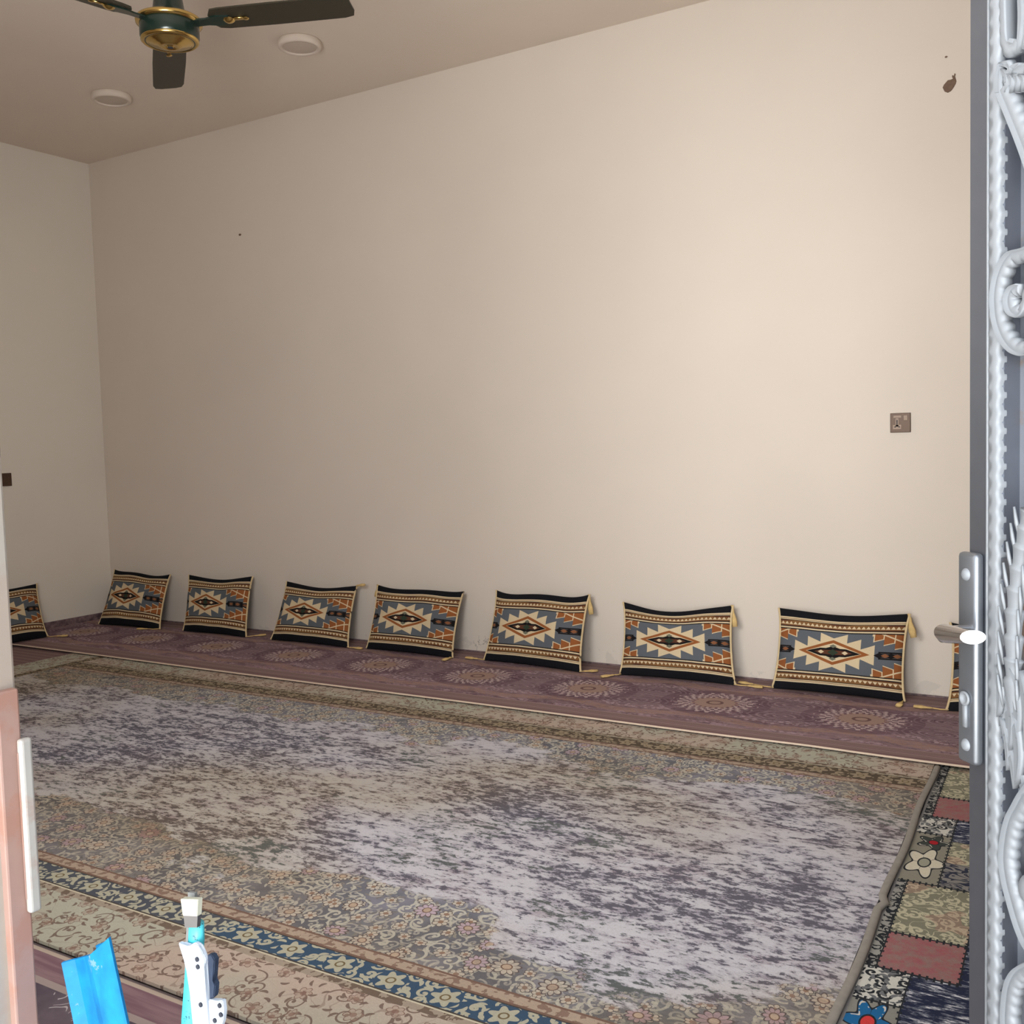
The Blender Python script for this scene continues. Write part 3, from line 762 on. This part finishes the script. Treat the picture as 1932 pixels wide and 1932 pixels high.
# wavy beaded strip
def wavy_strip(s0, s1, h0, h1, n0, th, pitch=.0182, amp=.0011, ph=0):
    bm = bmesh.new(); K = int((h1-h0)/.0022); cols = []
    for k in range(K+1):
        h = h0+(h1-h0)*k/K; w = math.sin(2*math.pi*h/pitch+ph); c = abs(math.sin(math.pi*h/pitch+ph/2))
        row = []
        for u, dn in ((0, -.004), (0, .30), (.10, .62), (.24, .95), (.36, 1.0), (.62, 1.0), (.80, .96), (.93, .8), (1, .35), (1, -.004)):
            off = amp*w*(1 if u > .9 else (.5 if u > .7 else 0)) + (amp*1.3*(w+.6) if u in (.24,) else 0)
            scal = 1 - (.30*(1+w)/2 if u in (.10, .24) else 0)
            row.append(bm.verts.new((s0+(s1-s0)*u+off, n0 + (dn*th*scal if dn > 0 else dn), h)))
        cols.append(row)
    for a, b in zip(cols, cols[1:]):
        for i in range(len(a)-1): bm.faces.new((a[i], a[i+1], b[i+1], b[i]))
    return bm
dobj('beaded_trim', wavy_strip(.0335, .0515, .04, DT-.01, 0, .006), m_silver2, True)
bm = bmesh.new(); tube(bm, [(.0305, .001, .04), (.0305, .001, DT-.01)], .0018, 6); dobj('thin_rod', bm, m_silver2, True)
# scroll ribbons
def ribbon(path, w, th, n0, scallop=0, pitch=.014, side=1):
    pts = spline([(p[0], p[1], 0) for p in path], 10); bm = bmesh.new(); rows = []; acc = 0
    for i, p in enumerate(pts):
        d = (pts[min(i+1, len(pts)-1)]-pts[max(i-1, 0)]).normalized(); q = Vector((-d.y, d.x, 0))
        if i: acc += (p-pts[i-1]).length
        sc = scallop*abs(math.sin(math.pi*acc/pitch))
        ww = w(i/len(pts)) if callable(w) else w
        a0 = -ww/2; a1 = ww/2
        row = []
        for u, nn in ((0, 0), (0, .75), (.08, .95), (.17, .62), (.32, .70), (.7, .72), (1, .52), (1, 0)):
            uu = u if side > 0 else u
            if side < 0: uu = 1-u
            c = p + q*(a0+(a1-a0)*uu + (sc*side if u > .9 else (sc*.4*side if u == .7 else 0)))
            row.append(bm.verts.new((c.x, n0+th*nn, c.y)))
        rows.append(row)
    for a, b in zip(rows, rows[1:]):
        for i in range(len(a)): j = (i+1) % len(a); bm.faces.new((a[i], a[j], b[j], b[i]))
    bm.faces.new(rows[0]); bm.faces.new(rows[-1][::-1])
    return bm
SA = [(0.0581, 1.6333), (0.0574, 1.6032), (0.0583, 1.5725), (0.0599, 1.5541), (0.0644, 1.5448), (0.0718, 1.543), (0.0762, 1.5474)]
SD = [(0.0571, 1.5086), (0.0647, 1.4939), (0.0744, 1.4745), (0.0839, 1.4555), (0.094, 1.4336), (0.1054, 1.4067), (.125, 1.36)]
SE = [(.125, 1.36), (.110, 1.348), (0.094, 1.3420), (0.0803, 1.3412), (0.0699, 1.3411), (0.0609, 1.3349), (0.0534, 1.323), (0.0496, 1.3078), (0.0504, 1.2918), (0.0543, 1.277), (0.0628, 1.2623), (0.0756, 1.2515), (0.0903, 1.2481), (0.1044, 1.2543), (0.1113, 1.2712)]
SE2 = [(.1, 1.342), (0.0975, 1.3335), (0.0948, 1.3188), (0.0906, 1.3017), (0.0864, 1.2895), (0.0798, 1.2858), (0.0717, 1.29), (0.0687, 1.2992), (0.0723, 1.307), (0.0804, 1.3084)]
SG = [(0.0963, 1.0902), (0.0907, 1.0715), (0.0849, 1.0499), (0.0799, 1.0254), (0.0762, 1.0009), (0.0741, 0.9736), (0.0735, 0.9437), (0.0729, 0.9245), (.076, .88)]
SI = [(.11, .825), (0.0931, 0.8024), (0.0835, 0.7865), (0.0744, 0.7701), (0.0684, 0.7495), (0.0661, 0.7262), (0.0701, 0.7059), (0.078, 0.6869), (0.0887, 0.6662), (0.1008, 0.6526), (0.1196, 0.6456)]
SJ = [(.12, .634), (0.1053, 0.6313), (0.092, 0.6212), (0.0815, 0.6096), (0.0738, 0.5938), (0.07, 0.5724), (0.0693, 0.552), (0.0734, 0.5314), (0.0835, 0.5176), (.10, .51)]
A0 = -.004
rest = lambda pts, ds, dh: [(2*.30-p[0] if ds else p[0], p[1]+dh) for p in pts]
for k, (pts, w, side) in enumerate(((SA, .013, -1), (SD, .014, 1), (SE, .012, 1), (SE2, .011, -1), (SI, .014, 1), (SJ, .013, 1))):
    dobj('scroll', ribbon(pts, w, .016, A0, .0022, .012, side), m_silver2, True)
    dobj('scroll', ribbon(rest(pts, True, 0), w, .016, A0, .0022, .012, -side), m_silver2, True)
    if k in (2, 4): dobj('scroll', ribbon(rest(pts, False, .62 if k == 2 else -.42), w, .016, A0, .0022, .012, side), m_silver2, True)
# reed stalk with cups
sp = spline([(p[0], .004, p[1]) for p in SG], 10); bm = bmesh.new(); seg = 9; rad = []
for i, p in enumerate(sp):
    f = (i % seg)/seg; rad.append(.0085 + .0035*(1-f)**2)
tube(bm, sp, rad, 14, flat=.7, nrm=(0, 1, 0)); 
for i in range(0, len(sp)-1, seg):
    c = sp[i]; 
    for sgn in (-1, 1):
        tube(bm, [c+Vector((sgn*.010, .004, -.030)), c+Vector((sgn*.0125, .006, -.012)), c+Vector((sgn*.0135, .008, .004))], [.0008, .0022, .0012], 6)
dobj('reed_stalk', bm, m_silver2, True)
# leaves
def leaf(bm, base, tip, w, n0=.0, bend=.004):
    b = Vector((base[0], 0, base[1])); t = Vector((tip[0], 0, tip[1])); d = t-b; q = Vector((-d.z, 0, d.x)).normalized()
    K = 10; rows = []
    for k in range(K+1):
        f = k/K; ww = w*math.sin(math.pi*(f*.88+.08))**.8; c = b+d*f + q*bend*math.sin(math.pi*f)
        row = [c-q*ww+Vector((0, n0, 0)), c-q*ww*.5+Vector((0, n0+.008, 0)), c+Vector((0, n0+.004, 0)), c+q*ww*.5+Vector((0, n0+.009, 0)), c+q*ww+Vector((0, n0, 0))]
        rows.append([bm.verts.new(v) for v in row])
    for a, bb in zip(rows, rows[1:]):
        for i in range(4): bm.faces.new((a[i], a[i+1], bb[i+1], bb[i]))
        bm.faces.new((a[0], bb[0], bb[4], a[4]))
    bm.faces.new(rows[0]); bm.faces.new(rows[-1][::-1])
LV = [((.053, .928), (.056, .875), .006), ((.062, .918), (.055, .865), .005), ((.060, .902), (.066, .845), .006), ((.068, .915), (.074, .845), .006),
      ((.058, .875), (.068, .822), .005), ((.063, .858), (.078, .806), .006), ((.074, .93), (.084, .86), .0075), ((.078, .885), (.083, .812), .008),
      ((.088, .93), (.096, .85), .007), ((.070, .85), (.088, .800), .006), ((.090, .875), (.094, .812), .008), ((.102, .92), (.105, .83), .009), ((.098, .86), (.10, .80), .008), ((.11, .87), (.11, .80), .009)]
for b, t, w in LV:
    bm = bmesh.new(); leaf(bm, b, t, w, -.002 + .002*(hash(b) % 3)); dobj('leaf', bm, m_silver2, True)
for b, t, w in (((.0788, 1.60), (.0784, 1.5356), .006), ((.089, 1.60), (.0863, 1.5356), .006), ((.098, 1.60), (.094, 1.537), .006),
                ((.052, 1.533), (.070, 1.520), .005), ((.060, 1.512), (.082, 1.524), .006), ((.070, 1.516), (.098, 1.512), .007), ((.056, 1.528), (.062, 1.503), .004),
                ((.064, 1.520), (.069, 1.500), .004), ((.072, 1.518), (.077, 1.498), .004), ((.080, 1.514), (.085, 1.496), .004), ((.088, 1.514), (.093, 1.494), .004), ((.098, 1.512), (.115, 1.50), .008),
                ((.055, 1.495), (.055, 1.535), .005), ((.11, 1.09), (.098, 1.045), .007), ((.106, 1.12), (.094, 1.08), .006)):
    bm = bmesh.new(); leaf(bm, b, t, w); dobj('leaf', bm, m_silver2, True)
bm = bmesh.new(); box(bm, .052, .088, -.02, .002, 1.0178, 1.0395); dobj('cross_bar', bm, m_silver)
bm = bmesh.new(); bmesh.ops.create_icosphere(bm, subdivisions=3, radius=1); bm.transform(Matrix.Translation((.094, -.002, .706)) @ Matrix.Diagonal((.014, .012, .017, 1))); dobj('boss', bm, m_silver2, True)
# lock plate with screws, keyhole, lever
pl = dobj('lock_plate', bbox_bm(-.004, .0262, .0, .012, .8125, 1.0415, bevel=.005, seg=3), m_plate, True)
for h in (1.018, .833):
    bm = bmesh.new(); lathe(bm, [(0, .0035), (.004, .003), (.0065, .0008), (.0068, 0)], 20); bm.transform(Matrix.Translation((.011, .012, h)) @ Matrix.Rotation(-math.pi/2, 4, 'X'))
    dobj('screw', bm, m_silver2, True, pl)
bm = bmesh.new(); lathe(bm, [(.0062, .0), (.0078, .001), (.0078, .003), (.005, .003), (.004, .001), (0, .001)], 24)
bm.transform(Matrix.Translation((.011, .012, .884)) @ Matrix.Rotation(-math.pi/2, 4, 'X')); box(bm, .0075, .0145, .012, .0145, .853, .879)
dobj('keyhole', bm, m_silver2, True, pl)
def cyl_cut(bm, p0, p1, r, cut0, cut1, n=32, zs=1.0):
    """cylinder between two points whose end faces are cut along the given normals"""
    p0, p1 = Vector(p0), Vector(p1); d = (p1-p0).normalized(); a = d.orthogonal().normalized(); b = d.cross(a)
    rings = []
    for p, c in ((p0, Vector(cut0)), (p1, Vector(cut1))):
        ring = []
        for k in range(n):
            o = a*math.cos(2*math.pi*k/n)*r + b*math.sin(2*math.pi*k/n)*r
            if p is p1: o.z *= zs
            ring.append(bm.verts.new(p + o - d*(o.dot(c)/d.dot(c))))
        rings.append(ring)
    for k in range(n): bm.faces.new((rings[0][k], rings[0][(k+1) % n], rings[1][(k+1) % n], rings[1][k]))
    bm.faces.new(rings[0]); bm.faces.new(rings[1][::-1])
bm = bmesh.new(); cyl_cut(bm, (.016, .010, .9565), (.016, .046, .9565), .0085, (0, 1, 0), (0, 1, 0)); lathe_b = bmesh.new()
cyl_cut(bm, (.024, .046, .9590), (.066, .046, .9625), .0098, (.9, .6, .35), (.81, .574, .02), zs=.72)
dobj('door_handle', bm, m_chrome)
for h in (.35, 2.1):
    bm = bmesh.new(); tube(bm, [(DL+.006, -.005, h), (DL+.006, -.005, h+.10)], .008, 12); dobj('hinge', bm, m_silver)
# frame posts of the doorway
bm = bmesh.new(); box(bm, DX1-.045, DX1, .36, .54, -.05, DH); box(bm, DX0, DX1, .36, .54, DH-.04, DH)
struct('trim_1', bm, m_silver)

# ------------------------------------------------------------------ left door frame with its latch keeper
lf = bpy.data.objects.new('door_2', None); COL.objects.link(lf); lf['kind'] = 'structure'; lf.location = (0, 0, 0)
obj('frame_post', bbox_bm(-.935, -.888, .40, .555, -.05, 2.44, bevel=.003), m_jamb, lf)
obj('cover_strip', bbox_bm(-.8975, -.8795, .530, .552, .0, .9585, bevel=.002), m_pink, lf)
kp = obj('latch_keeper', bbox_bm(-.8785, -.8705, .545, .557, .748, .9125, bevel=.003, seg=3), m_keeper, lf)
bm = bmesh.new(); box(bm, -.8760, -.8750, .5442, .5452, .762, .90); obj('keeper_slot', bm, m_pink, kp)
bm = bmesh.new(); bmesh.ops.create_uvsphere(bm, u_segments=12, v_segments=8, radius=.003); bm.transform(Matrix.Translation((-.898, .529, .70))); obj('rivet', bm, m_pink, lf)

# ------------------------------------------------------------------ blue channel leaning in the doorway
ch = thing('metal_channel', 'bright blue painted folded metal channel standing in the doorway at bottom left', 'metal channel', (-.72, .60, 0))
bm = bmesh.new()
def at(p, q, f): return Vector(p)*(1-f) + Vector(q)*f
prof_top = [(-.867, .570, .691), (-.859, .579, .6925), (-.842, .578, .700), (-.824, .570, .709), (-.794, .570, .733), (-.812, .584, .7195), (-.842, .590, .705)]
dv = Vector((-.783, .57, .651)) - Vector((-.824, .57, .709)); dv = Vector((.29, -.07, -.68)); dv = dv*(.680/abs(dv.z))
inner = [Vector(p) for p in prof_top]; th = .0018
rows = []
for p in inner:
    f = (p.z)/(.68); e = p + dv*(p.z/abs(dv.z)); rows.append((p, e))
off = Vector((0, .002, .0008))
for (a, a2), (b, b2) in zip(rows, rows[1:]):
    vs = [bm.verts.new(v) for v in (a, b, b2, a2, a+off, b+off, b2+off, a2+off)]
    for f in ((0, 1, 2, 3), (7, 6, 5, 4), (0, 4, 5, 1), (3, 2, 6, 7), (0, 3, 7, 4), (1, 5, 6, 2)): bm.faces.new([vs[i] for i in f])
bmesh.ops.translate(bm, verts=bm.verts, vec=-Vector((-.72, .60, 0)))
obj('folded_sheet', bm, m_blue, ch)

# ------------------------------------------------------------------ upright cyan and white hardware
rk = thing('metal_stand', 'upright cyan bar with white perforated bracket standing in the doorway', 'metal stand', (-.715, .61, 0))
B0 = Vector((-.715, .61, 0))
def place(bm): bmesh.ops.translate(bm, verts=bm.verts, vec=-B0)
def prism(pts, y0, y1, bevel=0):
    """outline in (x, z) given thickness y0..y1"""
    bm = bmesh.new(); a = [bm.verts.new((x, y0, z)) for x, z in pts]; b = [bm.verts.new((x, y1, z)) for x, z in pts]
    bm.faces.new(a); bm.faces.new(b[::-1])
    for i in range(len(pts)): j = (i+1) % len(pts); bm.faces.new((a[i], b[i], b[j], a[j]))
    if bevel: bmesh.ops.bevel(bm, geom=list(bm.edges), offset=bevel, segments=2, affect='EDGES')
    place(bm); return bm
obj('grey_back_strip', prism([(-.7345, .7715), (-.7255, .7725), (-.734, .64), (-.770, 0), (-.800, 0), (-.752, .64)], .612, .615), m_grey, rk)
obj('cream_end_cap', prism([(-.7285, .772), (-.7055, .7765), (-.7078, .7605), (-.7265, .757)], .598, .604, .0005), m_cream, rk)
obj('mirror_section', prism([(-.7265, .757), (-.7078, .7605), (-.7095, .7495), (-.7255, .746)], .599, .603), m_chrome, rk)
bm = bmesh.new()
tube(bm, [(-.7178, .606, .7505), (-.7190, .606, .735), (-.7255, .606, .70), (-.7330, .606, .655), (-.750, .606, .50), (-.79, .606, 0)], [.0078, .0085, .0088, .0092, .0094, .0095], 16, flat=.7, nrm=(0, 1, 0))
place(bm); obj('cyan_bar', bm, m_cyan, rk, True)
br = obj('white_bracket', prism([(-.7295, .7335), (-.724, .7325), (-.716, .7325), (-.7125, .735), (-.709, .738), (-.7045, .7385), (-.7025, .7355), (-.6955, .7285), (-.6945, .7245), (-.6975, .7195),
                    (-.6955, .690), (-.693, .652), (-.690, .50), (-.688, .03), (-.712, .03), (-.7155, .50), (-.7145, .655), (-.7165, .690), (-.7185, .710), (-.7225, .720)], .5935, .5985, .001), m_white, rk)
for (x, z) in ((-.7042, .7245), (-.7038, .7178), (-.7025, .6835), (-.7010, .6605)):
    bm = bmesh.new(); lathe(bm, [(0, .0012), (.0021, .0012), (.0021, 0)], 14); bm.transform(Matrix.Translation((x, .5935, z)) @ Matrix.Rotation(math.pi/2, 4, 'X')); place(bm)
    obj('bolt_hole', bm, m_hole, br)
hp2 = obj('side_plate', prism([(-.6945, .6895), (-.6835, .6915), (-.6765, .6935), (-.6755, .684), (-.6775, .674), (-.682, .665), (-.690, .655), (-.6945, .655)], .5945, .5995, .0008), m_white, rk)
for (x, z) in ((-.6795, .6885), (-.6865, .673), (-.6785, .6805)):
    bm = bmesh.new(); lathe(bm, [(0, .0012), (.0021, .0012), (.0021, 0)], 14); bm.transform(Matrix.Translation((x, .5945, z)) @ Matrix.Rotation(math.pi/2, 4, 'X')); place(bm)
    obj('bolt_hole', bm, m_hole, hp2)
obj('dark_side_lug', prism([(-.6945, .7295), (-.689, .731), (-.6855, .7265), (-.6875, .715), (-.6905, .707), (-.6865, .704), (-.6885, .693), (-.6945, .688)], .596, .602, .0008), m_navy, rk)
